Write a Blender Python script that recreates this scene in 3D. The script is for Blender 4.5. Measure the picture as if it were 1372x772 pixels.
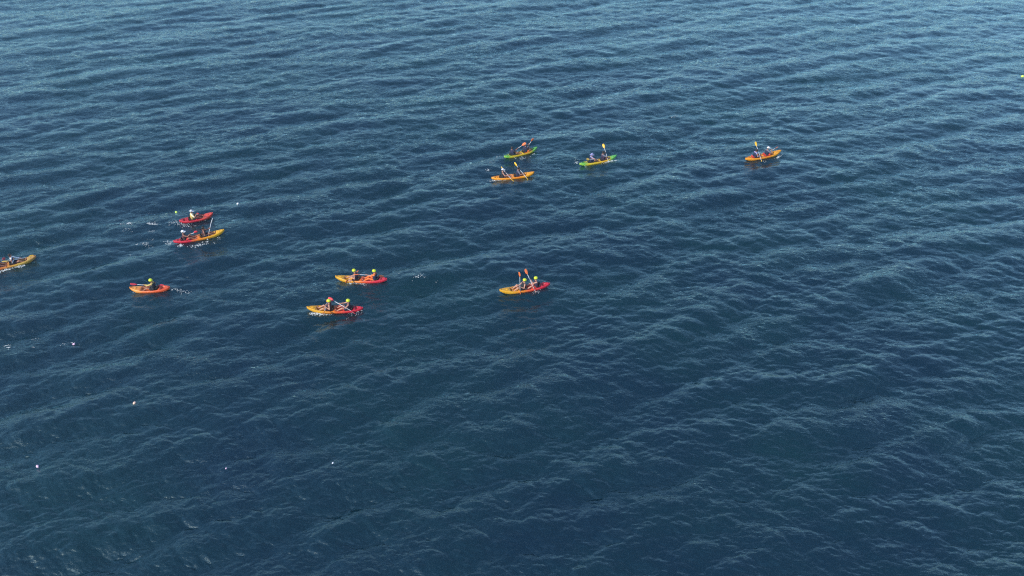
import bpy, bmesh, math, random
import numpy as np
from mathutils import Vector, Matrix

for o in list(bpy.data.objects):
    bpy.data.objects.remove(o)
S = bpy.context.scene
C = S.collection
random.seed(4)

# ------------------------------------------------------------------ camera
F_PX, CX, CY, CAM_H = 1067.0, 686.0, 386.0, 36.0
PITCH = math.atan2(801.0, F_PX)                      # below the horizon
cam = bpy.data.cameras.new('camera')
cam_o = bpy.data.objects.new('camera', cam)
C.objects.link(cam_o)
cam.sensor_width = 36.0
cam.lens = F_PX / 1372.0 * 36.0
cam.clip_start, cam.clip_end = 0.5, 20000
cam_o.location = (0, 0, CAM_H)
cam_o.rotation_euler = (math.pi / 2 - PITCH, 0, 0)
S.camera = cam_o

# ------------------------------------------------------------------ light
SUN_DIR = Vector((-0.68, -0.73, 0)).normalized()      # towards the sun, on the ground plane
SUN_EL = math.radians(38)
w = bpy.data.worlds.new('World')
S.world = w
w.use_nodes = True
nt = w.node_tree
sky = nt.nodes.new('ShaderNodeTexSky')
sky.sky_type = 'NISHITA'
sky.sun_disc = False
sky.sun_elevation = SUN_EL
sky.sun_rotation = math.atan2(SUN_DIR.x, SUN_DIR.y)
sky.dust_density = 0.3
sky.air_density = 0.8
sky.ozone_density = 1.5
sky.altitude = 0
bg = nt.nodes['Background']
bg.inputs['Strength'].default_value = 0.15
nt.links.new(sky.outputs[0], bg.inputs['Color'])
sun = bpy.data.lights.new('sun', 'SUN')
sun.energy = 2.7
sun.angle = math.radians(0.53)
sun.color = (1.0, 0.95, 0.87)
sun_o = bpy.data.objects.new('sun', sun)
C.objects.link(sun_o)
sd = Vector((SUN_DIR.x * math.cos(SUN_EL), SUN_DIR.y * math.cos(SUN_EL), math.sin(SUN_EL)))
sun_o.rotation_euler = sd.to_track_quat('Z', 'Y').to_euler()
sun_o.location = sd * 100
vs = S.view_settings
vs.view_transform = 'Standard'
vs.look = 'None'
vs.gamma = 1.0
vs.exposure = 0.85
vs.use_curve_mapping = False
S.cycles.use_denoising = False          # keep the fine ripples
S.cycles.use_adaptive_sampling = False
S.cycles.filter_width = 1.2
S.cycles.max_bounces = 5
S.cycles.sample_clamp_direct = 0.5
S.cycles.sample_clamp_indirect = 3.0


def at(px, py, z=0.0):
    """photo pixel -> point on the horizontal plane at height z"""
    c, s = math.cos(PITCH), math.sin(PITCH)
    u, v = (px - CX) / F_PX, (py - CY) / F_PX
    d = (u, c - v * s, -s - v * c)
    t = (CAM_H - z) / (-d[2])
    return Vector((d[0] * t, d[1] * t, z))


# ------------------------------------------------------------------ materials
def new_mat(name):
    m = bpy.data.materials.new(name)
    m.use_nodes = True
    return m, m.node_tree, m.node_tree.nodes['Principled BSDF']


MATS = {}


def mat(name, col, rough=0.5, var=0.18, scale=9.0, metallic=0.0, spec=0.5):
    if name in MATS:
        return MATS[name]
    m, t, b = new_mat(name)
    tc = t.nodes.new('ShaderNodeTexCoord')
    n = t.nodes.new('ShaderNodeTexNoise')
    n.inputs['Scale'].default_value = scale
    n.inputs['Detail'].default_value = 4
    t.links.new(tc.outputs['Object'], n.inputs['Vector'])
    r = t.nodes.new('ShaderNodeMapRange')
    r.inputs['To Min'].default_value = 1 - var
    r.inputs['To Max'].default_value = 1 + var
    t.links.new(n.outputs['Fac'], r.inputs['Value'])
    h = t.nodes.new('ShaderNodeHueSaturation')
    h.inputs['Color'].default_value = (*col, 1)
    t.links.new(r.outputs[0], h.inputs['Value'])
    t.links.new(h.outputs[0], b.inputs['Base Color'])
    b.inputs['Roughness'].default_value = rough
    b.inputs['Metallic'].default_value = metallic
    b.inputs['Specular IOR Level'].default_value = spec
    MATS[name] = m
    return m


def hull_mat(name, stops):
    """moulded polyethylene whose colours run into each other along the hull; stops = [(x in m, colour)]"""
    if name in MATS:
        return MATS[name]
    m, t, b = new_mat(name)
    tc = t.nodes.new('ShaderNodeTexCoord')
    sx = t.nodes.new('ShaderNodeSeparateXYZ')
    t.links.new(tc.outputs['Object'], sx.inputs[0])
    n = t.nodes.new('ShaderNodeTexNoise')
    n.inputs['Scale'].default_value = 3.2
    n.inputs['Detail'].default_value = 5
    n.inputs['Distortion'].default_value = 1.2
    t.links.new(tc.outputs['Object'], n.inputs['Vector'])
    a = t.nodes.new('ShaderNodeMath'); a.operation = 'MULTIPLY_ADD'
    t.links.new(n.outputs['Fac'], a.inputs[0])
    a.inputs[1].default_value = 1.0
    t.links.new(sx.outputs['X'], a.inputs[2])
    r = t.nodes.new('ShaderNodeMapRange')
    r.inputs['From Min'].default_value = -1.7
    r.inputs['From Max'].default_value = 2.7
    t.links.new(a.outputs[0], r.inputs['Value'])
    cr = t.nodes.new('ShaderNodeValToRGB')
    el = cr.color_ramp.elements
    while len(el) > 1:
        el.remove(el[0])
    first = True
    for x, c in stops:
        p = (x + 0.5 + 1.7) / 4.4
        e = el[0] if first else el.new(p)
        e.position = p
        e.color = (*c, 1)
        first = False
    t.links.new(r.outputs[0], cr.inputs['Fac'])
    # scuffs
    n2 = t.nodes.new('ShaderNodeTexNoise'); n2.inputs['Scale'].default_value = 30; n2.inputs['Detail'].default_value = 6
    mp = t.nodes.new('ShaderNodeMapping'); mp.inputs['Scale'].default_value = (0.25, 1, 1)
    t.links.new(tc.outputs['Object'], mp.inputs[0]); t.links.new(mp.outputs[0], n2.inputs['Vector'])
    r2 = t.nodes.new('ShaderNodeMapRange')
    r2.inputs['To Min'].default_value = 0.55; r2.inputs['To Max'].default_value = 1.08
    t.links.new(n2.outputs['Fac'], r2.inputs['Value'])
    h = t.nodes.new('ShaderNodeHueSaturation')
    t.links.new(cr.outputs['Color'], h.inputs['Color']); t.links.new(r2.outputs[0], h.inputs['Value'])
    t.links.new(h.outputs[0], b.inputs['Base Color'])
    r3 = t.nodes.new('ShaderNodeMapRange')
    r3.inputs['To Min'].default_value = 0.22; r3.inputs['To Max'].default_value = 0.5
    t.links.new(n2.outputs['Fac'], r3.inputs['Value']); t.links.new(r3.outputs[0], b.inputs['Roughness'])
    MATS[name] = m
    return m


YEL, ORG, RED = (0.72, 0.36, 0.015), (0.78, 0.20, 0.012), (0.62, 0.022, 0.045)
GRN, LIME = (0.03, 0.42, 0.09), (0.52, 0.60, 0.02)
HULLS = {
    'yellow_red': hull_mat('yellow_red_plastic', [(-2, RED), (-1.0, RED), (-0.2, (0.72, .09, .02)), (0.5, (0.75, .27, .015)), (1.2, YEL), (2, YEL)]),
    'red_yellow': hull_mat('red_to_yellow_plastic', [(-2, RED), (-0.8, RED), (-0.1, ORG), (0.6, (0.78, .30, .012)), (1.3, (0.8, .42, .015)), (2, (.8, .42, .015))]),
    'red': hull_mat('red_plastic', [(-2, (0.55, .02, .04)), (0, (0.62, .03, .045)), (0.7, (0.68, .08, .05)), (2, (.66, .06, .04))]),
    'orange': hull_mat('orange_plastic', [(-2, (.82, .32, .015)), (-.5, (.80, .29, .012)), (0.6, (.78, .23, .01)), (1.2, (.84, .38, .015)), (2, (.82, .32, .012))]),
    'orange_red': hull_mat('orange_red_plastic', [(-2, (.70, .09, .03)), (-.6, (.72, .10, .025)), (0.3, (.74, .15, .03)), (1.0, (.82, .34, .06)), (2, (.8, .24, .03))]),
    'green_yellow': hull_mat('green_yellow_plastic', [(-2, (.34, .56, .05)), (-1.55, (.10, .45, .07)), (-1.15, (.62, .48, .02)), (0.9, (.76, .40, .015)), (1.35, (.16, .44, .07)), (2, (.07, .42, .10))]),
    'dull_yellow': hull_mat('dull_yellow_plastic', [(-2, (.5, .04, .03)), (-.9, (.58, .10, .03)), (0.0, (.62, .24, .03)), (.8, (.58, .36, .05)), (1.5, (.5, .30, .06)), (2, (.48, .18, .06))]),
}
SKIN = mat('skin', (0.42, 0.20, 0.13), 0.5, 0.1)
SKIN_TAN = mat('tanned_skin', (0.29, 0.125, 0.075), 0.5, 0.1)
BLACK = mat('black_rubber', (0.02, 0.02, 0.022), 0.55)
ALU = mat('aluminium', (0.62, 0.64, 0.66), 0.4, 0.08, metallic=0.2)
FABRIC = {
    'navy': mat('navy_cloth', (0.012, 0.016, 0.045), 0.85),
    'black': mat('black_cloth', (0.014, 0.015, 0.02), 0.85),
    'maroon': mat('maroon_cloth', (0.055, 0.016, 0.022), 0.85),
    'ochre': mat('ochre_cloth', (0.50, 0.36, 0.10), 0.85),
    'cream': mat('cream_cloth', (0.72, 0.66, 0.45), 0.85),
    'white': mat('white_cloth', (0.78, 0.77, 0.78), 0.85),
    'lilac': mat('lilac_cloth', (0.24, 0.24, 0.42), 0.85),
    'grey': mat('grey_cloth', (0.11, 0.115, 0.15), 0.85),
    'pale_grey': mat('pale_grey_cloth', (0.50, 0.52, 0.56), 0.85),
    'red': mat('red_cloth', (0.55, 0.04, 0.035), 0.8),
    'orange': mat('orange_cloth', (0.75, 0.16, 0.03), 0.8),
    'purple': mat('purple_cloth', (0.03, 0.016, 0.04), 0.85),
    'hair': mat('dark_hair', (0.018, 0.012, 0.009), 0.6),
}
HELMET = mat('lime_helmet_plastic', LIME, 0.3, 0.08)
BLADE = {'yellow': mat('yellow_blade_plastic', (0.80, 0.46, 0.03), 0.35),
         'orange': mat('orange_blade_plastic', (0.78, 0.17, 0.04), 0.35),
         'white': mat('pale_blade_plastic', (0.42, 0.44, 0.46), 0.4),
         'red': mat('red_blade_plastic', (0.60, 0.045, 0.06), 0.35)}
FLOATS = {'white': mat('white_float_plastic', (0.82, 0.82, 0.84), 0.4), 'pink': mat('pink_float_plastic', (0.80, 0.52, 0.66), 0.4),
          'peach': mat('peach_float_plastic', (0.85, 0.55, 0.40), 0.4), 'lime': mat('lime_float_plastic', (0.62, 0.80, 0.10), 0.4)}
EYE_W = mat('eye', (0.05, 0.035, 0.03), 0.2)
LIP = mat('lip', (0.36, 0.10, 0.09), 0.5)


# ------------------------------------------------------------------ mesh helpers
def link_mesh(name, verts, faces, m, parent=None, smooth=True):
    me = bpy.data.meshes.new(name)
    me.from_pydata([tuple(v) for v in verts], [], faces)
    me.update()
    if smooth:
        me.polygons.foreach_set('use_smooth', [True] * len(me.polygons))
    me.materials.append(m)
    o = bpy.data.objects.new(name, me)
    C.objects.link(o)
    if parent:
        o.parent = parent
    return o


def empty(name, M, label, cat, group=None):
    o = bpy.data.objects.new(name, None)
    C.objects.link(o)
    o.empty_display_size = 0.2
    o.matrix_world = M
    o['label'] = label
    o['category'] = cat
    if group:
        o['group'] = group
    return o


class Geo:
    def __init__(self):
        self.v, self.f = [], []

    def ring(self, c, ax, r, n, squash=1.0, up=None):
        ax = ax.normalized()
        up = up or (Vector((0, 0, 1)) if abs(ax.z) < 0.9 else Vector((1, 0, 0)))
        a = ax.cross(up).normalized()
        b = a.cross(ax).normalized()
        k = len(self.v)
        for i in range(n):
            t = 2 * math.pi * i / n
            self.v.append(c + a * (math.cos(t) * r) + b * (math.sin(t) * r * squash))
        return k

    def chain(self, pts, rad, n=8, caps=3):
        """round-ended tube of varying radius through pts"""
        pts = [Vector(p) for p in pts]
        rings = []
        m = len(pts)
        seq = []
        d0 = (pts[1] - pts[0]).normalized()
        d1 = (pts[-1] - pts[-2]).normalized()
        for j in range(caps, 0, -1):
            a = math.pi / 2 * j / (caps + 0.35)
            seq.append((pts[0] - d0 * (rad[0] * math.sin(a)), d0, rad[0] * math.cos(a)))
        for i in range(m):
            if i == 0:
                d = d0
            elif i == m - 1:
                d = d1
            else:
                d = ((pts[i + 1] - pts[i]).normalized() + (pts[i] - pts[i - 1]).normalized())
                if d.length < 1e-4:
                    d = d1
            seq.append((pts[i], d, rad[i]))
        for j in range(1, caps + 1):
            a = math.pi / 2 * j / (caps + 0.35)
            seq.append((pts[-1] + d1 * (rad[-1] * math.sin(a)), d1, rad[-1] * math.cos(a)))
        up = Vector((0, 0, 1))
        if all(abs((s[1].normalized()).z) > 0.8 for s in seq):
            up = Vector((1, 0, 0))
        else:
            up = Vector((0.13, 0.97, 0.2)) if abs(seq[0][1].normalized().dot(Vector((0.13, 0.97, 0.2)))) < 0.8 else Vector((0.1, 0.2, 0.97))
        ks = [self.ring(c, d, r, n, up=up) for c, d, r in seq]
        for a, b in zip(ks, ks[1:]):
            for i in range(n):
                self.f.append((a + i, a + (i + 1) % n, b + (i + 1) % n, b + i))
        self.f.append(tuple(range(ks[0] + n - 1, ks[0] - 1, -1)))
        self.f.append(tuple(range(ks[-1], ks[-1] + n)))

    def ball(self, c, r, n=8, sc=(1, 1, 1)):
        k = len(self.v)
        c = Vector(c)
        rows = max(3, n // 2 + 1)
        self.v.append(c + Vector((0, 0, -r * sc[2])))
        for j in range(1, rows):
            a = -math.pi / 2 + math.pi * j / rows
            for i in range(n):
                t = 2 * math.pi * i / n
                self.v.append(c + Vector((math.cos(t) * math.cos(a) * r * sc[0], math.sin(t) * math.cos(a) * r * sc[1], math.sin(a) * r * sc[2])))
        self.v.append(c + Vector((0, 0, r * sc[2])))
        top = len(self.v) - 1
        for i in range(n):
            self.f.append((k, k + 1 + (i + 1) % n, k + 1 + i))
            b = k + 1 + (rows - 2) * n
            self.f.append((top, b + i, b + (i + 1) % n))
            for j in range(rows - 2):
                a0 = k + 1 + j * n
                self.f.append((a0 + i, a0 + (i + 1) % n, a0 + n + (i + 1) % n, a0 + n + i))

    def build(self, name, m, parent=None):
        return link_mesh(name, self.v, self.f, m, parent)


PENDING = []      # objects whose tubes are to be fused into one skin


def fuse_later(o, voxel, ratio, extra=None, smooth=3):
    PENDING.append((o, voxel, ratio, extra, smooth))


def fuse_all():
    for o, vx, ratio, extra, sm in PENDING:
        r = o.modifiers.new('fuse', 'REMESH'); r.mode = 'VOXEL'; r.voxel_size = vx; r.use_smooth_shade = True
        if sm:
            s = o.modifiers.new('soft', 'SMOOTH'); s.iterations = sm; s.factor = 0.5
        d = o.modifiers.new('thin', 'DECIMATE'); d.ratio = ratio
    dg = bpy.context.evaluated_depsgraph_get()
    dg.update()
    res = [bpy.data.meshes.new_from_object(o.evaluated_get(dg)) for o, *_ in PENDING]
    for (o, vx, ratio, extra, sm), me in zip(PENDING, res):
        o.modifiers.clear()
        m = o.data.materials[0]
        o.data = me
        if not me.materials:
            me.materials.append(m)
        if extra and extra.v:
            bm = bmesh.new(); bm.from_mesh(me)
            vv = [bm.verts.new(v) for v in extra.v]
            for f in extra.f:
                try:
                    bm.faces.new([vv[i] for i in f])
                except ValueError:
                    pass
            bm.to_mesh(me); bm.free()
        me.polygons.foreach_set('use_smooth', [True] * len(me.polygons))


# ------------------------------------------------------------------ sea surface
rng = np.random.default_rng(11)


def spectrum_tile(L, N, comps):
    """periodic wave tile: comps = [(lambda_min, lambda_max, lambda_peak, angle, spread power, rms slope)]"""
    k1 = 2 * np.pi * np.fft.fftfreq(N, L / N)
    kx, ky = np.meshgrid(k1, k1[: N], indexing='xy')
    k = np.hypot(kx, ky); k[0, 0] = 1
    th = np.arctan2(ky, kx)
    H = np.zeros((N, N), complex)
    for lmin, lmax, lp, ang, pw, slope in comps:
        kp = 2 * np.pi / lp
        amp = k ** -2.1 * np.exp(-0.6 * (kp / k) ** 2.0)
        band = 1 / (1 + np.exp(-(k - 2 * np.pi / lmax) / (0.12 * 2 * np.pi / lmax))) / (1 + np.exp((k - 2 * np.pi / lmin) / (0.12 * 2 * np.pi / lmin)))
        D = np.abs(np.cos((th - ang) / 1)) ** pw
        D = np.where(np.cos(th - ang) > 0, D, 0.25 * D)
        ph = rng.normal(size=(N, N)) + 1j * rng.normal(size=(N, N))
        A = amp * band * D * ph
        A[0, 0] = 0
        sl = np.sqrt(np.sum(np.abs(A * k) ** 2) / 2)
        H += A * (slope / sl)
    f = lambda Z: np.real(np.fft.ifft2(Z) * N * N)
    return f(H), f(-1j * kx / k * H), f(-1j * ky / k * H)


def sample(T, L, x, y):
    N = T.shape[0]
    fx = (x / L) % 1.0 * N; fy = (y / L) % 1.0 * N
    i = np.floor(fx).astype(int); j = np.floor(fy).astype(int)
    a = fx - i; b = fy - j
    i %= N; j %= N
    i1 = (i + 1) % N; j1 = (j + 1) % N
    return (T[j, i] * (1 - a) + T[j, i1] * a) * (1 - b) + (T[j1, i] * (1 - a) + T[j1, i1] * a) * b


SWELL = math.atan2(1.0, -0.42)
L1, N1, L2, N2 = 181.0, 2048, 37.3, 1024
T1 = spectrum_tile(L1, N1, [(2.0, 12, 4.2, SWELL, 7, 0.115), (0.6, 3.2, 1.4, SWELL - 0.30, 2.0, 0.115), (1.0, 6.0, 3.0, SWELL - 1.1, 4, 0.055), (8, 30, 14, SWELL + 0.2, 6, 0.03)])
T2 = spectrum_tile(L2, N2, [(0.17, 0.9, 0.5, SWELL - 0.40, 1.6, 0.225)])
CHOP = 1.1


def smooth01(t):
    t = np.clip(t, 0, 1)
    return t * t * (3 - 2 * t)


def waves(x, y, fine=1.0, amp=1.0):
    g = 1.18 - 0.55 * smooth01((y - 30.0) / 75.0)      # the swell steepens towards the shore
    a = [sample(t, L1, x, y) * g for t in T1]
    b = [sample(t, L2, x, y) for t in T2]
    return (amp * (a[0] + fine * b[0]), amp * CHOP * (a[1] + fine * b[1]), amp * CHOP * (a[2] + fine * b[2]))


def sea_z(x, y, fine=0.0):
    qx, qy = np.array([float(x)]), np.array([float(y)])
    x0, y0 = qx.copy(), qy.copy()
    for _ in range(4):
        z, dx, dy = waves(qx, qy, fine)
        qx, qy = x0 - dx, y0 - dy
    return float(z[0])


# boats first get their poses from the swell (footprints are then pressed into the water)
class Boat:
    def __init__(self, key, bow, stern, length, hull, label, seats, width=0.37):
        P, Q = at(*bow, 0.34), at(*stern, 0.2)
        mid = (P + Q) / 2
        self.key, self.L, self.hull, self.label, self.seats, self.W = key, length, hull, label, seats, width
        d = (P - Q); self.head = math.atan2(d.y, d.x)
        dx = Vector((math.cos(self.head), math.sin(self.head), 0))
        n = Vector((-dx.y, dx.x, 0))
        zs = [(t, s, sea_z(*(mid + dx * t * length + n * s).to_2d())) for t in (-.4, -.2, 0, .2, .4) for s in (-.25, .25)]
        z0 = sum(z for *_, z in zs) / len(zs)
        pitch = sum(t * length * z for t, s, z in zs) / sum((t * length) ** 2 for t, s, z in zs)
        roll = sum(s * z for t, s, z in zs) / sum(s * s for t, s, z in zs)
        X = Vector((dx.x, dx.y, pitch * 0.85)).normalized()
        Y = Vector((n.x, n.y, roll * 0.45)).normalized()
        Z = X.cross(Y).normalized(); Y = Z.cross(X)
        M = Matrix(((X.x, Y.x, Z.x, mid.x), (X.y, Y.y, Z.y, mid.y), (X.z, Y.z, Z.z, z0), (0, 0, 0, 1)))
        self.M = M


D = 4.0
BOATS = {b.key: b for b in [
    Boat('A', (45.3, 344.6), (-24, 361), D, 'dull_yellow', 'dull yellow and red double kayak trailing a white foam line, dark haired paddler in front', (0.4, -1.0)),
    Boat('B', (284.2, 286.2), (241.4, 297.4), 2.75, 'red', 'all red single kayak with a lone paddler in ochre vest', (-0.3,)),
    Boat('C', (300.9, 310), (233, 325.5), D, 'red_yellow', 'double kayak with red stern and bright yellow raised bow alongside the all red kayak', (0.4, -1.1)),
    Boat('D', (174.6, 385), (226.7, 385.5), 2.95, 'orange_red', 'short orange red single kayak with a lone lime helmeted paddler', (-0.3,)),
    Boat('E', (447.8, 371.5), (520.9, 377.5), D, 'yellow_red', 'yellow bowed red sterned double kayak whose rear paddler sits in orange clothing', (0.4, -1.05)),
    Boat('F', (409.9, 413.3), (487.3, 412), D, 'yellow_red', 'yellow bowed red sterned double kayak with an orange blade dipped at its side', (0.4, -0.95)),
    Boat('G', (670.8, 390), (735.3, 382), 3.9, 'yellow_red', 'yellow bowed red sterned double kayak whose front paddler holds a paddle upright', (0.2, -0.85)),
    Boat('H', (718.7, 198), (676.6, 212.2), 3.8, 'green_yellow', 'green ended yellow double kayak with two raised orange paddles', (0.5, -0.95)),
    Boat('I', (716, 231.4), (658.4, 238.2), D, 'orange', 'all orange double kayak beside a green ended one, its front paddler leaning forward', (0.4, -0.95)),
    Boat('J', (826.9, 207.3), (776, 219.7), D, 'green_yellow', 'green ended yellow double kayak with yellow paddle blades and foam at its bow', (0.5, -0.8)),
    Boat('K', (1047, 202.7), (997.7, 213.8), D, 'orange', 'all orange double kayak far apart from the others, with a yellow blade over its side', (0.35, -0.95)),
]}


def half_width(t, W):
    t = np.abs(t)
    return W * np.clip(1 - t ** 2.5, 0, 1) ** 0.72


def build_sea():
    rows = [-60.0]
    # from behind the viewer to the horizon; finest where waves are largest in view
    ys = list(np.linspace(-900, 10, 26))
    y = 12.0
    while y < 150:
        ys.append(y); y += 0.0027 * y
    st = 0.5
    while y < 9000:
        ys.append(y); st *= 1.09; y += st
    ys = np.array(ys)
    inner = np.linspace(-1, 1, 1120)
    outer = [1.0]; st = 0.004
    while outer[-1] < 90:
        st *= 1.14; outer.append(outer[-1] + st)
    outer = np.array(outer[1:])
    us = np.concatenate([-outer[::-1], inner, outer])
    U, Y = np.meshgrid(us, ys)
    HW = 15 + 0.75 * np.clip(Y, 12, 160)
    X = U * HW
    d = np.maximum(np.abs(U) - 1, 0) * HW
    d = np.maximum(d, np.maximum(Y - 150, 0)); d = np.maximum(d, np.maximum(12 - Y, 0))
    fade = 1 - smooth01(d / 60.0)
    fine = smooth01((165 - Y) / 70.0) * (1 - smooth01(d / 8.0))
    z, dx, dy = waves(X, Y, fine)
    Xw, Yw, Z = X + dx * fade, Y + dy * fade, z * fade
    for b in BOATS.values():
        Mi = b.M.inverted()
        sel = np.hypot(Xw - b.M[0][3], Yw - b.M[1][3]) < 3
        px, py = Xw[sel], Yw[sel]
        lx = Mi[0][0] * px + Mi[0][1] * py + Mi[0][3] + Mi[0][2] * b.M[2][3]
        ly = Mi[1][0] * px + Mi[1][1] * py + Mi[1][3] + Mi[1][2] * b.M[2][3]
        hw = half_width(np.clip(lx / (b.L / 2), -1, 1), b.W)
        ins = (np.abs(ly) < hw * 0.86) & (np.abs(lx) < b.L / 2)
        zz = Z[sel]
        plane = b.M[2][3] + b.M[2][0] * lx + b.M[2][1] * ly
        # the boat rides its own water: nearby water eases towards the hull's waterline
        near = np.exp(-(np.maximum(np.abs(ly) - hw, 0) / 0.35) ** 2) * (np.abs(lx) < b.L / 2 + 0.2)
        zz = zz + (np.clip(zz, plane - 0.05, plane + 0.035) - zz) * near
        zz = np.where(ins, np.minimum(zz, plane - 0.035), zz)
        Z[sel] = zz
    ny, nx = X.shape
    co = np.stack([Xw, Yw, Z], -1).reshape(-1, 3).astype(np.float32)
    idx = np.arange(ny * nx, dtype=np.int32).reshape(ny, nx)
    q = np.stack([idx[:-1, :-1], idx[:-1, 1:], idx[1:, 1:], idx[1:, :-1]], -1).reshape(-1, 4)
    me = bpy.data.meshes.new('sea')
    me.vertices.add(len(co)); me.vertices.foreach_set('co', co.ravel())
    me.loops.add(q.size); me.loops.foreach_set('vertex_index', q.ravel())
    me.polygons.add(len(q))
    me.polygons.foreach_set('loop_start', np.arange(0, q.size, 4, dtype=np.int32))
    me.polygons.foreach_set('loop_total', np.full(len(q), 4, np.int32))
    me.update(calc_edges=True)
    me.polygons.foreach_set('use_smooth', np.ones(len(q), bool))
    o = bpy.data.objects.new('sea', me)
    C.objects.link(o)
    o['kind'] = 'structure'
    o['label'] = 'deep blue sea with small wind waves running in slanting bands'
    return o


def sea_material():
    m, t, b = new_mat('sea_water')
    N = t.nodes.new
    ln = t.links.new
    geo = N('ShaderNodeNewGeometry')

    def noise(scale, sc=(1, 1, 1), rot=0.0, detail=3, rough=0.55, dist=0.0):
        mp = N('ShaderNodeMapping')
        mp.inputs['Scale'].default_value = sc
        mp.inputs['Rotation'].default_value = (0, 0, rot)
        ln(geo.outputs['Position'], mp.inputs['Vector'])
        n = N('ShaderNodeTexNoise')
        n.inputs['Scale'].default_value = scale
        n.inputs['Detail'].default_value = detail
        n.inputs['Roughness'].default_value = rough
        n.inputs['Distortion'].default_value = dist
        ln(mp.outputs[0], n.inputs['Vector'])
        return n.outputs['Fac']
    # body colour: slow drift between blue and a greener blue
    cr = N('ShaderNodeValToRGB')
    cr.color_ramp.elements[0].position = 0.38
    cr.color_ramp.elements[0].color = (0.0007, 0.0098, 0.0210, 1)
    cr.color_ramp.elements[1].position = 0.66
    cr.color_ramp.elements[1].color = (0.0008, 0.0155, 0.0205, 1)
    ln(noise(0.07, (1, 1.2, 0.2), 0.3, 3), cr.inputs['Fac'])
    # wind ripples too small for the mesh, stronger in gusty patches
    gust = N('ShaderNodeMapRange')
    gust.inputs['From Min'].default_value = 0.35; gust.inputs['From Max'].default_value = 0.65
    gust.inputs['To Min'].default_value = 0.55; gust.inputs['To Max'].default_value = 1.25
    ln(noise(0.16, (0.5, 1.2, 0.2), 0.35, 3), gust.inputs['Value'])
    r1 = noise(3.2, (0.62, 1.25, 0.6), -0.3, 4, 0.6, 0.4)
    r2 = noise(9.0, (0.7, 1.2, 0.6), -0.25, 3, 0.6, 0.2)
    b1 = N('ShaderNodeBump'); b1.inputs['Distance'].default_value = 0.062
    ln(r1, b1.inputs['Height']); ln(gust.outputs[0], b1.inputs['Strength'])
    b2 = N('ShaderNodeBump'); b2.inputs['Distance'].default_value = 0.02
    ln(r2, b2.inputs['Height']); ln(gust.outputs[0], b2.inputs['Strength']); ln(b1.outputs[0], b2.inputs['Normal'])
    # upwelling light from the deep below, sky mirrored on top
    t.nodes.remove(b)
    body = N('ShaderNodeBsdfDiffuse')
    ln(cr.outputs[0], body.inputs['Color']); ln(b2.outputs[0], body.inputs['Normal'])
    gl = N('ShaderNodeBsdfGlossy')
    gl.inputs['Color'].default_value = (0.76, 0.99, 0.98, 1)
    gl.inputs['Roughness'].default_value = 0.06
    ln(b2.outputs[0], gl.inputs['Normal'])
    fr = N('ShaderNodeFresnel'); fr.inputs['IOR'].default_value = 1.7
    ln(b2.outputs[0], fr.inputs['Normal'])
    mx = N('ShaderNodeMixShader')
    ln(fr.outputs[0], mx.inputs[0]); ln(body.outputs[0], mx.inputs[1]); ln(gl.outputs[0], mx.inputs[2])
    ln(mx.outputs[0], t.nodes['Material Output'].inputs['Surface'])
    return m


sea = build_sea()
sea.data.materials.append(sea_material())


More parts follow.
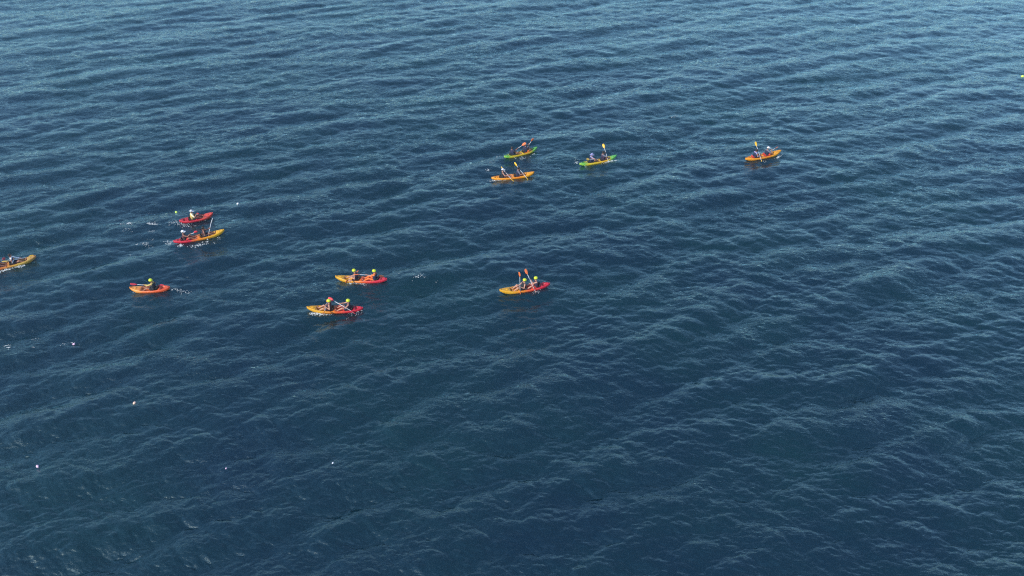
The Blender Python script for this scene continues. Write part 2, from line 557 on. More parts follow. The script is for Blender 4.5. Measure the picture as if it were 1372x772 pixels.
# ------------------------------------------------------------------ kayaks
def build_kayak(b):
    root = empty('kayak', b.M, b.label, 'kayak', 'kayaks of the paddling group')
    L, W = b.L, b.W
    n_st, n_b, n_d = 61, 15, 17
    v, f = [], []

    def profile(x):
        t = x / (L / 2)
        hw = float(half_width(np.array(min(abs(t), 0.9985)), W)) if abs(t) < 1 else 0.01
        hw = max(hw, 0.012)
        keel = -0.11 + 0.36 * max(0, (t - 0.5) / 0.5) ** 2.2 + 0.22 * max(0, (-t - 0.55) / 0.45) ** 2.2
        gun = 0.17 + 0.22 * max(0, t) ** 2.2 + 0.09 * max(0, -t) ** 2.2
        return t, hw, keel, gun

    def floor_z(x, gun):
        """deck level on the centreline: seat and foot wells are moulded in"""
        crown = gun + 0.045 * (1 - min(1, abs(x) / (L / 2))) + 0.015
        z = crown
        for xs in b.seats:
            seat = smooth01(np.array((x - xs + 0.34) / 0.10)) * smooth01(np.array((xs + 0.27 - x) / 0.12))
            foot = smooth01(np.array((x - xs - 0.28) / 0.12)) * smooth01(np.array((xs + 0.98 - x) / 0.16))
            z = min(z, crown + (0.05 - crown) * float(seat), crown + (0.035 - crown) * float(foot))
        xs = min(b.seats)                              # tank well behind the last seat
        tw = smooth01(np.array((x + L / 2 - 0.28) / 0.15)) * smooth01(np.array((xs - 0.45 - x) / 0.12))
        return min(z, crown + (0.10 - crown) * float(tw))
    for s in range(n_st):
        a = -1 + 2 * s / (n_st - 1)
        x = L / 2 * math.sin(a * math.pi / 2 * 0.995) * (1 / math.sin(math.pi / 2 * 0.995)) if abs(a) > 0.0 else 0.0
        x = L / 2 * (0.55 * a + 0.45 * math.sin(a * math.pi / 2))
        t, hw, keel, gun = profile(x)
        for i in range(n_b):                           # under the gunwale, port to starboard
            p = math.pi * i / (n_b - 1)
            cy, cz = math.cos(p), math.sin(p)
            yy = hw * math.copysign(abs(cy) ** 0.62, cy)
            v.append((x, yy, gun - (gun - keel) * abs(cz) ** 0.8))
        fz = floor_z(x, gun)
        for i in range(1, n_d - 1):                    # the deck, starboard to port
            q = -1 + 2 * i / (n_d - 1)
            aq = abs(q)
            rim = gun + 0.03 * math.sin(min(1, (1 - aq) / 0.18) * math.pi / 2)
            inner = float(smooth01(np.array((1 - aq - 0.16) / 0.16)))
            v.append((x, q * hw, rim + (fz - rim) * inner))
    n = n_b + n_d - 2
    for s in range(n_st - 1):
        for i in range(n):
            f.append((s * n + i, s * n + (i + 1) % n, (s + 1) * n + (i + 1) % n, (s + 1) * n + i))
    f.append(tuple(range(n - 1, -1, -1)))
    f.append(tuple((n_st - 1) * n + i for i in range(n)))
    h = link_mesh('hull', v, f, HULLS[b.hull], root)
    bm = bmesh.new(); bm.from_mesh(h.data); bmesh.ops.recalc_face_normals(bm, faces=bm.faces); bm.to_mesh(h.data); bm.free()
    # padded seat backs
    for xs in b.seats:
        g = Geo()
        for k in range(5):
            y = -0.2 + 0.1 * k
            bow = 0.05 * (1 - (y / 0.2) ** 2)
            g.chain([(xs - 0.20 - bow, y, 0.12), (xs - 0.25 - bow, y, 0.40 - 0.05 * abs(y) / 0.2)], [0.034, 0.03], 8, 2)
        s = g.build('seat_back', BLACK if b.key != 'K' else FABRIC['red'], root)
        for sy in (-1, 1):
            g = Geo(); g.chain([(xs - 0.22, sy * 0.2, 0.30), (xs + 0.20, sy * W * 0.93, 0.23)], [0.011, 0.011], 6, 1)
            g.build('strap', BLACK, s)
    # carry handles
    for e in (1, -1):
        x0 = e * (L / 2 - 0.12)
        t, hw, keel, gun = profile(x0)
        g = Geo()
        g.chain([(x0, -0.05, gun + 0.03), (x0, -0.04, gun + 0.075), (x0, 0.04, gun + 0.075), (x0, 0.05, gun + 0.03)], [0.012] * 4, 6, 1)
        g.build('carry_handle', BLACK, root)
    # round hatch lid on the fore deck
    xh = max(b.seats) + 1.18 if L > 3.5 else L / 2 - 0.42
    xh = min(xh, L / 2 - 0.35)
    t, hw, keel, gun = profile(xh)
    g = Geo(); g.ball((xh, 0, floor_z(xh, gun) + 0.012), 0.10, 14, (1, 1, 0.25))
    g.build('hatch_cover', HULLS[b.hull], root)
    # bungee cords criss-crossing the tank well
    xs = min(b.seats); xa, xb = -L / 2 + 0.35, xs - 0.5
    for (p, q) in (((xa, -1), (xb, 1)), ((xa, 1), (xb, -1)), ((xb, -1), (xb, 1))):
        P = []
        for k in range(5):
            u = k / 4
            x = p[0] + (q[0] - p[0]) * u; s = p[1] + (q[1] - p[1]) * u
            t, hw, keel, gun = profile(x)
            P.append((x, s * hw * 0.86, gun + 0.045 + 0.012 * (1 - s * s)))
        g = Geo(); g.chain(P, [0.008] * 5, 5, 1); g.build('bungee_cord', BLACK, root)
    return root


for b in BOATS.values():
    build_kayak(b)


# ------------------------------------------------------------------ paddles and people
def build_paddle(M, c, d, col, label, feather=0.9, n_hint=Vector((1, 0, 0)), half=1.08):
    root = empty('paddle', M @ Matrix.Translation(c), label, 'paddle', 'paddles of the kayakers')
    d = d.normalized()
    g = Geo(); g.chain([-d * (half - 0.36), d * (half - 0.36)], [0.018, 0.018], 8, 1)
    g.build('shaft', ALU, root)
    for e in (1, -1):
        ax = d * e
        nrm = n_hint - ax * n_hint.dot(ax)
        if nrm.length < 0.1:
            nrm = Vector((0, 1, 0)) - ax * ax.y
        nrm.normalize()
        if e < 0:
            nrm = Matrix.Rotation(feather, 3, ax) @ nrm
        side = ax.cross(nrm)
        v, f = [], []
        rows = [(-0.02, .018), (.03, .03), (.08, .07), (.14, .095), (.22, .105), (.30, .098), (.37, .075), (.41, .04)]
        cols = (-1, -.5, 0, .5, 1)
        for z in (1, -1):
            for l, wd in rows:
                for q in cols:
                    thick = 0.007 + 0.016 * (1 - abs(q)) * max(0, 1 - l / 0.42)
                    spoon = 0.03 * (l / 0.4) ** 2 + 0.012 * q * q
                    v.append(ax * (half - 0.41 + l) + side * (q * wd) + nrm * (spoon + z * thick))
        nr, nc = len(rows), len(cols)
        for z in (0, 1):
            for i in range(nr - 1):
                for j in range(nc - 1):
                    k = z * nr * nc + i * nc + j
                    qd = (k, k + 1, k + nc + 1, k + nc)
                    f.append(qd if z == 0 else qd[::-1])
        rim = [i * nc for i in range(nr)] + [(nr - 1) * nc + j for j in range(1, nc)] + [i * nc + nc - 1 for i in range(nr - 2, -1, -1)] + [j for j in range(nc - 2, 0, -1)]
        o = nr * nc
        for a, c2 in zip(rim, rim[1:] + rim[:1]):
            f.append((a, c2, c2 + o, a + o))
        link_mesh('blade', v, f, BLADE[col], root)
    return root


def ik(a, c, l1, l2, pole):
    d = c - a
    L = min(d.length, (l1 + l2) * 0.985)
    d = d.normalized()
    c = a + d * L
    x = (l1 * l1 - l2 * l2 + L * L) / (2 * L)
    h = math.sqrt(max(0, l1 * l1 - x * x))
    p = pole - d * pole.dot(d)
    p.normalize()
    return a + d * x + p * h, c


def build_person(b, xs, p):
    """p: lean, twist, pd (paddle direction), pc (paddle centre), grips, hat, vest, shirt, legs, label..."""
    M = b.M @ Matrix.Translation((xs, 0, 0.055)) @ Matrix.Scale(1.08, 4)
    root = empty('person', M, p['label'], 'person', 'kayakers of the paddling group')
    lean, tw, side = p.get('lean', -0.06), p.get('twist', 0), p.get('side', 0)
    up = Vector((math.sin(lean), math.sin(side), math.cos(lean))).normalized()
    lat = Vector((-math.sin(tw), math.cos(tw), -math.sin(side))).normalized()
    fwd = lat.cross(up).normalized()
    P0 = Vector((0, 0, 0.105))
    skin = p.get('skin', SKIN_TAN)
    body, extra = Geo(), Geo()

    def tor(h, s):
        return P0 + up * h + (lat if h > 0.2 else (lat + Vector((0, 1, 0))).normalized()) * s
    for s in (-1, 1):
        body.chain([tor(0.0, s * .075), tor(.14, s * .055), tor(.32, s * .075), tor(.42, s * .07)], [.105, .088, .105, .085], 10)
        body.chain([tor(.44, s * .03), tor(.455, s * .16)], [.06, .055], 8)
    neck = P0 + up * 0.50
    hd_up = (up + Vector((0, 0, 0.8))).normalized()
    hy = tw + p.get('head', 0)
    hf = Vector((math.cos(hy), math.sin(hy), -0.12 + p.get('nod', 0)))
    hf = (hf - hd_up * hf.dot(hd_up)).normalized()
    hl = hd_up.cross(hf)
    body.chain([neck - up * .06, neck + hd_up * .10], [.062, .055], 8)
    Hc = neck + hd_up * .175 + hf * 0.02

    def hp(x, y, z):
        return Hc + hf * x + hl * y + hd_up * z
    body.chain([hp(-.025, 0, .03), hp(.02, 0, .025)], [.088, .085], 12)
    body.chain([hp(.02, 0, -.01), hp(.04, 0, -.075)], [.075, .048], 10)
    body.chain([hp(.092, 0, .012), hp(.112, 0, -.022)], [.011, .016], 6)
    for s in (-1, 1):
        body.chain([hp(0, s * .086, .015), hp(0, s * .088, -.025)], [.016, .012], 6)
    # legs
    knees, ankles = [], []
    kz, sp = p.get('knee', 0.26), p.get('spread', 0.19)
    for s in (-1, 1):
        hip = P0 + Vector((0.02, s * .09, -.01))
        kzz = kz + (p.get('knee_d', 0) * s)
        ank = Vector((0.74 if kzz < .3 else .66, s * .15, 0.06))
        kn, ank = ik(hip, ank, .41, .42, Vector((0, s * sp, 1)).normalized() if kzz > .15 else Vector((0, s, 0.3)))
        if kn.z > kzz + .1:
            kn.z = kzz + .1
        knees.append(kn); ankles.append(ank)
        body.chain([hip, hip.lerp(kn, .5), kn], [.085, .077, .056], 10)
        body.chain([kn, kn.lerp(ank, .3), ank], [.054, .055, .038], 9)
        body.chain([ank + Vector((-.03, 0, -.02)), ank + Vector((.06, s * .015, .07)), ank + Vector((.09, s * .03, .15))], [.035, .034, .024], 8)
    # paddle and arms
    pc = p.get('pc', Vector((0.40, 0, 0.40)))
    pd = p.get('pd', Vector((0, 1, 0.25))).normalized()
    if pd.y < 0:
        pd = -pd
    grips = p.get('grips', (-0.30, 0.30))
    sleeves = Geo()
    for s, gr in zip((-1, 1), grips):
        sh = tor(.455, s * .175)
        target = pc + pd * gr if not isinstance(gr, Vector) else gr
        appr = (target - sh).normalized()
        free = isinstance(gr, Vector)
        wr_t = target - appr * (0.075 if not free else 0.02)
        pole = Vector((-0.25, s * 0.55, -0.8)) if p.get('elbow_up') != s else Vector((-.1, s * .8, .5))
        el, wr = ik(sh, wr_t, .285, .265, pole)
        if (wr - wr_t).length > 0.03 and not free:
            print('REACH', b.key, xs, s, round((wr - wr_t).length, 3))
        body.chain([sh, sh.lerp(el, .45), el], [.056, .050, .040], 9)
        body.chain([el, el.lerp(wr, .3), wr], [.040, .041, .028], 9)
        hd = (wr - el).normalized()
        ax = pd if not free else Vector((0, 1, 0))
        ax = (ax - hd * ax.dot(hd))
        ax = ax.normalized() if ax.length > .1 else hd.orthogonal().normalized()
        nrm = hd.cross(ax).normalized()
        if nrm.z < 0:
            nrm = -nrm
        palm = wr + hd * .05 + nrm * .012
        body.chain([wr, palm - ax * .018, wr + hd * .075 + nrm * .018 - ax * .02], [.028, .024, .02], 7, 2)
        body.chain([wr, palm + ax * .018, wr + hd * .075 + nrm * .018 + ax * .02], [.028, .024, .02], 7, 2)
        cen = wr + hd * .078 - nrm * .008             # the shaft runs here
        for i, (o, ln_) in enumerate(((-.031, .85), (-.0105, 1), (.0105, .96), (.031, .78))):
            pts = []
            for k in range(5):
                a = math.radians(80 - k * 52 * ln_)
                pts.append(cen + ax * o + (hd * math.cos(a) + nrm * math.sin(a)) * .029)
            extra.chain(pts, [.0098, .0094, .009, .0084, .0075], 6, 1)
        th = [palm - ax * (.034 * s) - hd * .01, cen - ax * (.045 * s) - hd * .03 - nrm * .012, cen - ax * (.03 * s) - nrm * .03]
        extra.chain(th, [.012, .011, .009], 6, 1)
        if p.get('shirt'):
            e2 = sh.lerp(el, 0.75)
            long = p.get('long')
            pts = [tor(.45, s * .12), sh, e2] if not long else [tor(.45, s * .12), sh, el, el.lerp(wr, .85)]
            sleeves.chain(pts, ([.075, .072, .066] if not long else [.075, .07, .054, .042]), 9, 1)
    bo = body.build('body', skin, root)
    fuse_later(bo, 0.0125, 0.22, extra, 2)
    # eyes and mouth
    for s in (-1, 1):
        g = Geo(); g.ball(hp(.088, s * .034, .018), .013, 6); g.build('eye', EYE_W, root)
    g = Geo(); g.chain([hp(.083, -.022, -.062), hp(.088, 0, -.06), hp(.083, .022, -.062)], [.007, .009, .007], 5, 1); g.build('mouth', LIP, root)
    # shirt
    if p.get('shirt'):
        for s in (-1, 1):
            sleeves.chain([tor(.0, s * .07), tor(.14, s * .06), tor(.32, s * .078), tor(.43, s * .07)], [.118, .104, .118, .098], 10)
        so = sleeves.build('shirt', FABRIC[p['shirt']], root); fuse_later(so, .018, .35)
    # shorts or long trousers
    if p.get('legs'):
        g = Geo()
        for i, s in enumerate((-1, 1)):
            hip = P0 + Vector((0.02, s * .09, -.01))
            if p.get('long_legs'):
                g.chain([hip, knees[i], knees[i].lerp(ankles[i], .9)], [.102, .07, .052], 10, 1)
            else:
                g.chain([hip, hip.lerp(knees[i], .62)], [.104, .092], 10, 1)
        g.chain([P0 + Vector((0, -.08, .0)), P0 + Vector((0, .08, .0))], [.118, .118], 10)
        go = g.build('trousers' if p.get('long_legs') else 'shorts', FABRIC[p['legs']], root); fuse_later(go, .018, .35)
    # buoyancy vest with shoulder straps and a waist belt
    if p.get('vest'):
        g = Geo()
        for s in (-1, 1):
            g.chain([tor(.07, s * .07), tor(.2, s * .072), tor(.33, s * .088), tor(.38, s * .085)], [.138, .136, .144, .124], 12, 2)
            g.chain([tor(.38, s * .085), tor(.475, s * .088)], [.105, .05], 8)
        vo = g.build('life_vest', FABRIC[p['vest']], root); fuse_later(vo, .02, .4)
        g = Geo()
        ring = [P0 + up * .13 + fwd * (math.cos(t) * .145) + lat * (math.sin(t) * .207) for t in np.linspace(0, 2 * math.pi, 15)]
        g.chain(ring, [.014] * 15, 6, 1); g.build('belt', BLACK, vo)
    # headgear
    hat = p.get('hat', 'hair')
    k = len(body.v)

    def dome(name, m, r, low, brim=0.0, brim_all=False, parent=root):
        g = Geo(); n, rows = 16, 7
        idx = []
        for j in range(rows):
            a = math.pi / 2 * (1 - j / (rows - 1) * (1 + low))
            for i in range(n):
                t = 2 * math.pi * i / n
                rr = r * math.cos(a) if a > 0 else r * (1 - 0.04 * math.sin(-a) * 6)
                g.v.append(hp(-.004 + math.cos(t) * rr * 1.10, math.sin(t) * rr * .95, .035 + math.sin(a) * r))
        for j in range(rows - 1):
            for i in range(n):
                a0, a1 = j * n + i, j * n + (i + 1) % n
                g.f.append((a0, a0 + n, a1 + n, a1))
        # inner shell for thickness
        base = len(g.v)
        for j in range(rows):
            for i in range(n):
                q = g.v[j * n + i]
                g.v.append(Hc + hd_up * .035 + (q - Hc - hd_up * .035) * .93)
        for j in range(rows - 1):
            for i in range(n):
                a0, a1 = base + j * n + i, base + j * n + (i + 1) % n
                g.f.append((a0, a1, a1 + n, a0 + n))
        e = (rows - 1) * n
        for i in range(n):
            g.f.append((e + i, base + e + i, base + e + (i + 1) % n, e + (i + 1) % n))
        o = g.build(name, m, parent)
        if brim:
            g2 = Geo(); rng_ = range(n + 1) if brim_all else range(-3, 4)
            k2 = []
            for z in (0, -.008):
                for i in rng_:
                    t = 2 * math.pi * i / n
                    wgt = 1 if brim_all else math.cos(t)
                    for rr in (r * .96, r * 1.02 + brim * max(.15, wgt)):
                        g2.v.append(hp(math.cos(t) * rr * 1.1, math.sin(t) * rr * .97, .035 + z - (.02 if rr > r else 0)))
            m_ = len(rng_)
            for i in range(m_ - 1):
                a, c2 = 2 * i, 2 * (i + m_)
                g2.f += [(a, a + 1, a + 3, a + 2), (c2, c2 + 2, c2 + 3, c2 + 1), (a + 1, c2 + 1, c2 + 3, a + 3), (a, a + 2, c2 + 2, c2)]
            g2.build('brim', m, o)
        return o
    if hat == 'helmet':
        h = dome('helmet', HELMET, .128, .22)
        for s in (-1, 1):
            g = Geo(); g.chain([hp(.0, s * .105, .0), hp(.035, s * .075, -.07), hp(.05, 0, -.118)], [.008] * 3, 5, 1); g.build('chin_strap', BLACK, h)
        g = Geo()
        for q in (-.05, 0, .05):
            g.chain([hp(-.07, q, .035 + .128 * math.cos(.55) * (1 - abs(q))), hp(.0, q, .035 + .129 - q * q * 6), hp(.07, q, .035 + .128 * math.cos(.55) * (1 - abs(q)))], [.006] * 3, 5, 1)
        g.build('vent', mat('olive_vent', (0.16, 0.19, 0.02), .6), h)
    else:
        if hat != 'hair':
            kind, col = hat
            dome(kind, FABRIC[col], .116, .05, .085 if kind == 'cap' else .075, kind == 'sun_hat')
        hr = Geo()
        n = 9
        for i in range(-n, n + 1):                     # locks from the crown to the nape and the temples
            t = math.pi + i / n * (1.75 if hat == 'hair' else 1.5)
            q = Vector((math.cos(t), math.sin(t), 0))
            ln_ = p.get('hair_len', .04)
            hr.chain([hp(-.01, 0, .118) if hat == 'hair' else hp(q.x * .07, q.y * .07, .06), hp(q.x * .085 - .005, q.y * .085, .075), hp(q.x * .102, q.y * .098, .02), hp(q.x * .092, q.y * .094, -ln_ if abs(i) < 6 else -.01)], [.022, .024, .02, .012], 6, 1)
        if hat == 'hair':
            for i in range(-3, 4):
                hr.chain([hp(-.02, i * .02, .115), hp(.06, i * .024, .095), hp(.085, i * .024, .07)], [.022, .02, .012], 6, 1)
        ho = hr.build('hair', FABRIC['hair'], root)
    # the paddle
    if p.get('blade'):
        build_paddle(M, pc, pd, p['blade'], p['paddle_label'], p.get('feather', 0.8), p.get('face', Vector((1, 0, 0.2))))
    return root


V = Vector
# In a boat's own frame x runs to the bow, y to port. Boats A B C H-K head right (port side away from the
# viewer); D-G head left (starboard side away).
PEOPLE = [
    ('A', 0, dict(label='paddler in dark vest and white sleeves in front seat of the dull yellow kayak', hat='hair', vest='navy', shirt='white', long=True, legs='maroon', blade='yellow',
                  lean=-0.12, pd=V((0.9, .45, -0.30)), pc=V((.36, 0, .34)), grips=(-.26, .26), paddle_label='yellow bladed paddle held low by the white sleeved paddler')),
    ('A', 1, dict(label='paddler in white top in rear seat of the dull yellow kayak', hat=('cap', 'white'), vest='maroon', shirt='white', legs='red', blade='red',
                  pd=V((0.2, 1, -.35)), paddle_label='red bladed paddle of the rear paddler in the dull yellow kayak')),
    ('B', 0, dict(label='paddler in ochre vest and pale grey cap alone in the all red kayak', hat=('cap', 'pale_grey'), vest='ochre', shirt='cream', legs='black', blade='red',
                  lean=0.02, pc=V((.36, -.04, .42)), pd=V((-.12, 1, -.72)), grips=(-.28, .28), paddle_label='red bladed paddle held in front of the paddler in ochre vest')),
    ('C', 0, dict(label='bare armed dark haired paddler in front seat of the red and bright yellow kayak', hat='hair', hair_len=.07, vest='maroon', skin=SKIN_TAN, legs='navy', blade='white', feather=0.0,
                  lean=0.05, pd=V((.42, .42, .80)), pc=V((.40, -.06, .40)), grips=(-.26, .26), face=V((1, 0.1, 0)), paddle_label='paddle held steeply by the dark haired paddler in the red and yellow kayak')),
    ('C', 1, dict(label='paddler in white cap in rear seat of the red and bright yellow kayak', hat=('cap', 'white'), vest='maroon', skin=SKIN_TAN, legs='red', blade='red',
                  pd=V((-.55, .6, -.48)), pc=V((.36, .02, .42)), grips=(-.26, .26), paddle_label='red bladed paddle held by the white capped rear paddler beside the all red kayak')),
    ('D', 0, dict(label='paddler in lime helmet and ochre top alone in the short orange red kayak', hat='helmet', vest='black', shirt='ochre', long=True, legs='black', blade='red',
                  lean=0.05, pd=V((.92, .24, .30)), pc=V((.38, -.02, .40)), grips=(-.26, .26), face=V((0.1, 0.2, 1)), paddle_label='red bladed paddle reaching ahead over the short orange red kayak')),
    ('E', 0, dict(label='lime helmeted paddler in dark vest, front of kayak ahead of the one in orange', hat='helmet', vest='purple', skin=SKIN, legs='maroon', blade='orange',
                  lean=0.06, knee=.12, pd=V((.12, .95, .22)), pc=V((.26, -.04, .27)), grips=(-.26, .26), paddle_label='paddle laid low across the knees of the paddler ahead of the orange one')),
    ('E', 1, dict(label='lime helmeted paddler in dark vest over orange shirt and orange trousers', hat='helmet', vest='navy', shirt='orange', skin=SKIN, legs='orange', long_legs=True, blade='orange',
                  lean=-0.10, pd=V((.9, .42, .36)), pc=V((.38, -.03, .42)), grips=(-.24, .24), face=V((1, .5, .3)), paddle_label='orange bladed paddle lifted ahead by the paddler in orange')),
    ('F', 0, dict(label='lime helmeted paddler with knees drawn up dipping an orange blade beside the hull', hat='helmet', vest='maroon', skin=SKIN, legs='maroon', blade='orange',
                  lean=-.05, pd=V((0, 1, .24)), pc=V((.22, -.04, .28)), grips=(-.26, .26), face=V((.2, 1, .3)), paddle_label='orange bladed paddle dipped beside the yellow bow of the foaming kayak')),
    ('F', 1, dict(label='lime helmeted paddler with both elbows out behind the one with drawn up knees', hat='helmet', vest='purple', skin=SKIN, legs='navy', blade='red',
                  lean=-.08, pd=V((.95, -.46, .34)), pc=V((.38, .04, .40)), grips=(-.26, .26), elbow_up=1, feather=1.5, face=V((.55, .59, -.75)), paddle_label='red bladed paddle slanting ahead of the paddler with elbows out')),
    ('G', 0, dict(label='lime helmeted paddler reclining with bare legs up, holding a paddle upright', hat='helmet', vest='black', skin=SKIN, legs='black', blade='orange',
                  lean=-.30, knee=.34, pd=V((.05, .10, 1)), pc=V((.28, .40, .84)), grips=(V((.36, -.12, .24)), -.36), feather=0.3, face=V((1, .45, 0)), paddle_label='orange bladed paddle standing upright beside the reclining paddler')),
    ('G', 1, dict(label='lime helmeted paddler in dark vest leaning behind the reclining one, blade raised high', hat='helmet', vest='purple', skin=SKIN, legs='red', blade='orange',
                  lean=0.0, pd=V((.30, -.52, .80)), pc=V((.33, .04, .46)), grips=(.26, -.26), face=V((.3, 1, 0)), paddle_label='orange bladed paddle raised high behind the upright one')),
    ('H', 0, dict(label='front paddler of the kayak with raised orange blades, orange cloth at the waist', hat=('cap', 'grey'), vest='navy', shirt='navy', legs='orange', blade='orange',
                  lean=0.02, pd=V((.2, -.42, .85)), pc=V((.34, .12, .50)), grips=(-.26, .26), feather=0.0, face=V((.1, -.8, .6)), paddle_label='orange bladed paddle held up by the front paddler of the green ended kayak')),
    ('H', 1, dict(label='rear paddler in dark vest stretching arms ahead, in kayak with raised orange blades', hat='hair', vest='navy', shirt='navy', legs='black', blade='orange',
                  lean=-.16, pd=V((.9, -.40, .72)), pc=V((.34, .03, .50)), grips=(-.26, .26), feather=0.0, face=V((.1, -.8, .6)), paddle_label='orange bladed paddle thrust ahead by the rear paddler of the green ended kayak')),
    ('I', 0, dict(label='paddler leaning forward with yellow blade behind the shoulder in the orange kayak', hat='hair', vest='navy', shirt='grey', legs='purple', blade='yellow',
                  lean=.18, nod=-.3, pd=V((-.55, .72, .62)), pc=V((.40, -.06, .42)), grips=(-.26, .22), face=V((.2, 1, .5)), paddle_label='yellow bladed paddle raised behind the forward leaning paddler')),
    ('I', 1, dict(label='upright paddler in pale grey cap behind the forward leaning one in the orange kayak', hat=('cap', 'pale_grey'), vest='black', skin=SKIN, legs='maroon', blade='yellow',
                  lean=0.0, pd=V((.35, -.9, -.22)), pc=V((.38, -.03, .34)), grips=(-.26, .26), face=V((1, .2, .2)), paddle_label='yellow bladed paddle sloping down before the upright pale capped paddler')),
    ('J', 0, dict(label='dark haired paddler in front seat, yellow blade straight overhead', hat='hair', vest='purple', shirt='grey', legs='maroon', blade='yellow',
                  lean=-.02, pd=V((-.05, .62, .82)), pc=V((.34, -.04, .46)), grips=(-.26, .26), elbow_up=-1, face=V((.3, 1, .1)), paddle_label='yellow bladed paddle raised above the dark haired paddler')),
    ('J', 1, dict(label='paddler in pale lilac hat and lilac sleeves, blade trailing behind', hat=('sun_hat', 'lilac'), vest='navy', shirt='lilac', long=True, legs='navy', blade='yellow',
                  lean=.12, nod=-.2, pd=V((1, .36, -.36)), pc=V((.24, -.16, .36)), grips=(-.26, .26), feather=0.0, face=V((0, -.8, .6)), paddle_label='yellow bladed paddle trailing beside the paddler in lilac hat')),
    ('K', 0, dict(label='front paddler in white cap with red cloth at the waist, in the lone orange kayak', hat=('cap', 'white'), vest='navy', shirt='grey', legs='red', blade='orange',
                  lean=.05, pd=V((.08, -.75, .72)), pc=V((.36, .02, .44)), grips=(-.26, .26), face=V((.5, 1, .2)), paddle_label='orange bladed paddle by the head of the white capped front paddler')),
    ('K', 1, dict(label='rear paddler in pale sleeves, yellow blade upright before the face', hat='hair', vest='navy', shirt='lilac', long=True, legs='black', blade='yellow',
                  lean=.03, pd=V((-.06, .60, .62)), pc=V((.34, -.04, .44)), grips=(-.26, .26), feather=0.0, face=V((0, -.8, .6)), paddle_label='yellow bladed paddle dipped over the side of the lone orange kayak')),
]
for key, i, p in PEOPLE:
    b = BOATS[key]
    build_person(b, b.seats[i], p)
fuse_all()

# ------------------------------------------------------------------ small floats
FL = [((319, 275), 'white', 'bright white float alone behind the all red kayak', .10),
      ((236, 284), 'lime', 'small lime float beside the stern of the all red kayak', .105),
      ((1369.5, 103), 'lime', 'lone lime float far out on open water, away from every kayak', .16),
      ((51, 626), 'pink', 'small pink float on dark water, away from the kayaks, brightest of the pink ones', .085),
      ((181, 542), 'peach', 'small peach coloured float alone on a wave face', .095),
      ((98, 459), 'pink', 'small pink float close to a patch of broken foam', .075),
      ((446, 621), 'white', 'tiny white float alone on dark water far from the kayaks', .05),
      ((303, 628), 'pink', 'tiny faint pink float alone between two larger floats', .045)]
for (px, py), col, lab, r in FL:
    q = at(px, py, 0.02)
    z = sea_z(q.x, q.y, 1.0)
    M = Matrix.Translation((q.x, q.y, z)) @ Matrix.Rotation(random.uniform(0, 6), 4, 'Z') @ Matrix.Rotation(random.uniform(.1, .5), 4, 'X')
    ro = empty('float', M, lab, 'float', 'small floats drifting on the sea')
    g = Geo(); g.ball((0, 0, r * .25), r, 12, (1.25, .9, .8)); bd = g.build('float_body', FLOATS[col], ro)
    g = Geo(); g.chain([(r * 1.1, 0, r * .25), (r * 1.5, 0, r * .45), (r * 1.65, 0, r * .2), (r * 1.2, 0, r * .1)], [r * .12] * 4, 6, 1); g.build('eyelet', FLOATS[col], ro)

# ------------------------------------------------------------------ foam
FOAM_MAT, ft, fb = new_mat('sea_foam')
fb.inputs['Base Color'].default_value = (0.52, 0.56, 0.56, 1)
fb.inputs['Roughness'].default_value = 0.7
fv, ff = [], []


def foam_blob(x, y, r, lift=0.0):
    z = sea_z(x, y, 1.0)
    a0 = random.uniform(0, 6.28)
    k = len(fv)
    el = random.uniform(0.45, 0.9)
    for j, (rr, zz) in enumerate(((1.0, -0.25), (0.62, 0.42))):
        for i in range(7):
            t = 2 * math.pi * i / 7
            q = r * rr * random.uniform(0.7, 1.25)
            dx, dy = math.cos(t) * q, math.sin(t) * q * el
            fv.append((x + dx * math.cos(a0 * .12) - dy * math.sin(a0 * .12), y + dx * math.sin(a0 * .12) + dy * math.cos(a0 * .12), z + lift + r * zz * 0.55 + 0.008))
    for i in range(7):
        ff.append((k + i, k + (i + 1) % 7, k + 7 + (i + 1) % 7, k + 7 + i))
    ff.append(tuple(range(k + 7, k + 14)))


def foam_patch(px, py, sx, sy, n, r0=0.02, r1=0.055, slope=0.0):
    for _ in range(int(n * 1.5)):
        u, w_ = random.gauss(0, 1), random.gauss(0, 1)
        q = at(px + u * sx, py + w_ * sy + slope * u * sx, 0.02)
        foam_blob(q.x, q.y, 0.58 * random.uniform(r0, r1) * (1.5 if random.random() < .12 else 1))


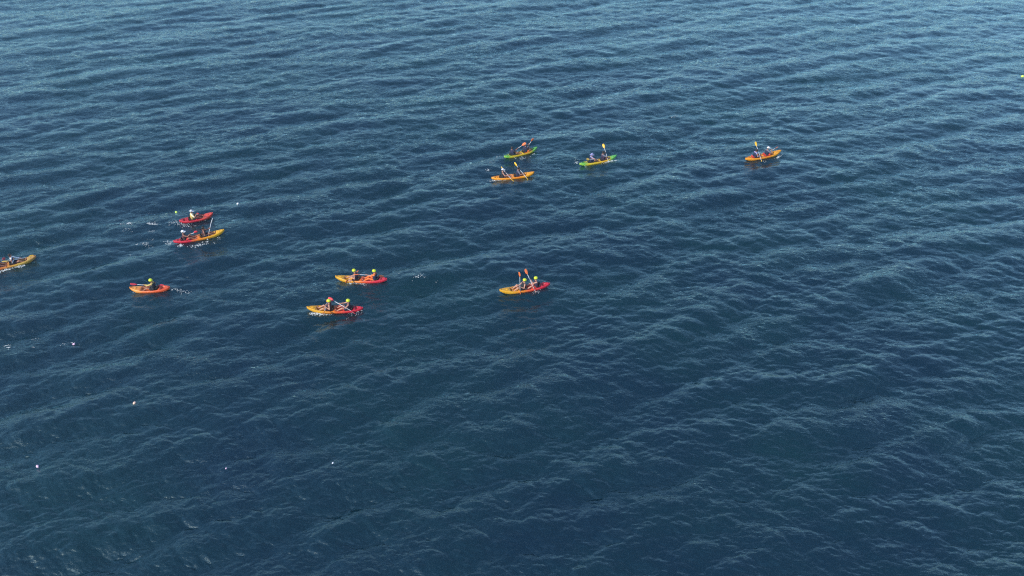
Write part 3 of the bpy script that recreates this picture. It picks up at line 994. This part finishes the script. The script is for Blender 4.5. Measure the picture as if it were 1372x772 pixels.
PATCHES = [
    # beside and behind the hulls: x, y, spread x, spread y, count, size, slope
    (8, 361.5, 6, .8, 70, .03, .07, -.22), (25, 357.3, 4, .7, 50, .03, .07, -.12),
    (205, 301.8, 4, .9, 40, .03, .075, 0), (204, 310.5, 3, .8, 14, .02, .05, 0), (174, 300.6, 3, .7, 16, .03, .07, 0), (162, 300.4, 1, .4, 5, .02, .05, 0),
    (171, 309.5, 4, 1.0, 16, .02, .05, 0), (194, 326.5, 5, 1.2, 26, .02, .06, .15), (183, 326.8, 1, .5, 8, .03, .06, 0), (174, 341.5, 1, .8, 5, .02, .04, .5), (202, 320, 3, .8, 8, .02, .04, 0),
    (227, 325.5, 3, 1.6, 34, .03, .07, 0), (243, 331.3, 2.0, .9, 26, .03, .08, -.3), (246, 302.3, 7, 1.2, 60, .025, .06, 0), (236, 299.7, 4, .8, 22, .02, .05, 0), (262, 299, 7, .7, 20, .02, .05, -.25),
    (267, 329, 7, 1.0, 60, .025, .07, -.2), (278, 324, 1.4, 1.2, 20, .03, .07, -.4), (294, 320, 1.5, .7, 8, .02, .05, 0),
    (235, 387.6, 5, .7, 24, .02, .05, 0), (248, 389, 4, 1.4, 18, .02, .055, 0), (200, 391.0, 10, .5, 26, .02, .045, -.02), (178, 390, 2, .5, 8, .02, .05, 0),
    (476, 381.7, 6, .6, 46, .02, .055, 0), (487, 383.5, 3, .9, 20, .02, .055, .15), (469.5, 381.5, 1, .8, 9, .025, .05, 0),
    (561, 374.5, 4, 1.6, 22, .02, .055, -.3), (570, 375, 2, .5, 5, .02, .04, 0), (585, 378, 3, .5, 4, .02, .04, 0), (534, 369, 2, .5, 3, .02, .04, 0),
    (425, 421.3, 4, .9, 70, .03, .075, -.1), (436, 421.5, 5, .5, 30, .02, .05, 0), (463, 420.5, 7, 1.8, 90, .02, .055, -.15), (480, 416.5, 3, 1, 14, .02, .05, 0), (459, 424.5, 5, .8, 16, .015, .04, 0),
    (719, 392.5, 3, 1, 16, .02, .05, -.2), (690, 398, 8, .6, 10, .015, .035, 0), (697, 399.5, 1, .4, 6, .02, .045, 0),
    (666, 241.5, 6, .5, 36, .03, .075, -.08), (660, 242.5, 2, .5, 10, .03, .06, 0), (654, 229, 2, .9, 12, .03, .07, 0), (675, 242.3, 3, .4, 8, .02, .05, 0), (658, 219, 3, 1.2, 7, .02, .05, 0), (665, 211, 2, 1, 6, .02, .05, 0),
    (701, 213, 3, .7, 16, .03, .07, -.2), (715, 206.3, 1.4, .5, 12, .03, .07, -.3), (690, 213.5, 3, .6, 6, .02, .05, 0),
    (819, 215.6, 4.5, .9, 60, .03, .08, -.2), (773, 217.8, 1.4, 1.2, 18, .03, .07, 0), (784.5, 222.5, .8, 1.1, 10, .03, .06, 0), (811, 218, 3, .7, 12, .02, .05, 0),
    (1043, 210.6, 2.6, .5, 30, .03, .07, -.45), (1025, 217, 3, .5, 8, .02, .05, 0),
    (10, 463, 4, 1.4, 16, .02, .05, -.1), (12, 467, 2, .4, 10, .03, .055, 0), (48, 455.5, 3, 2.2, 8, .015, .035, 0), (45, 466, 1, .5, 4, .02, .04, 0), (86, 460, 3, 1.5, 9, .015, .04, 0), (96, 457.5, 2, .6, 8, .02, .045, 0),
    (905, 156.5, 5, .6, 14, .03, .06, -.3), (200, 283, 2, .5, 2, .02, .04, 0),
]
for x, y, sx, sy, n, r0, r1, sl in PATCHES:
    foam_patch(x, y, sx, sy, n, r0, r1, sl)
fo = link_mesh('sea_foam', fv, ff, FOAM_MAT)
fo['kind'] = 'stuff'
fo['label'] = 'scattered white flecks of foam and splash beside and behind the kayaks'
fo['category'] = 'foam'
print('TRIS', sum(len(p.vertices) - 2 for o in bpy.data.objects if o.type == 'MESH' for p in (o.data.polygons if len(o.data.polygons) < 3e5 else [])), len(sea.data.polygons) * 2)

# ------------------------------------------------------------------ sea haze
HM = bpy.data.materials.new('haze'); HM.use_nodes = True
ht = HM.node_tree; ht.nodes.clear()
ho_ = ht.nodes.new('ShaderNodeOutputMaterial'); hv = ht.nodes.new('ShaderNodeVolumePrincipled')
hv.inputs['Color'].default_value = (0.58, 0.86, 1.0, 1)
hv.inputs['Density'].default_value = 0.00035
hv.inputs['Anisotropy'].default_value = 0.2
ht.links.new(hv.outputs[0], ho_.inputs['Volume'])
X0, X1, Y0, Y1, Z0, Z1 = -16000, 16000, -1200, 9500, -3.0, 40.0
hz = link_mesh('haze', [(x, y, z) for z in (Z0, Z1) for x, y in ((X0, Y0), (X1, Y0), (X1, Y1), (X0, Y1))],
               [(3, 2, 1, 0), (4, 5, 6, 7), (0, 1, 5, 4), (1, 2, 6, 5), (2, 3, 7, 6), (3, 0, 4, 7)], HM, smooth=False)
hz['kind'] = 'stuff'
hz['label'] = 'thin bluish sea haze over the open water'
hz['category'] = 'haze'
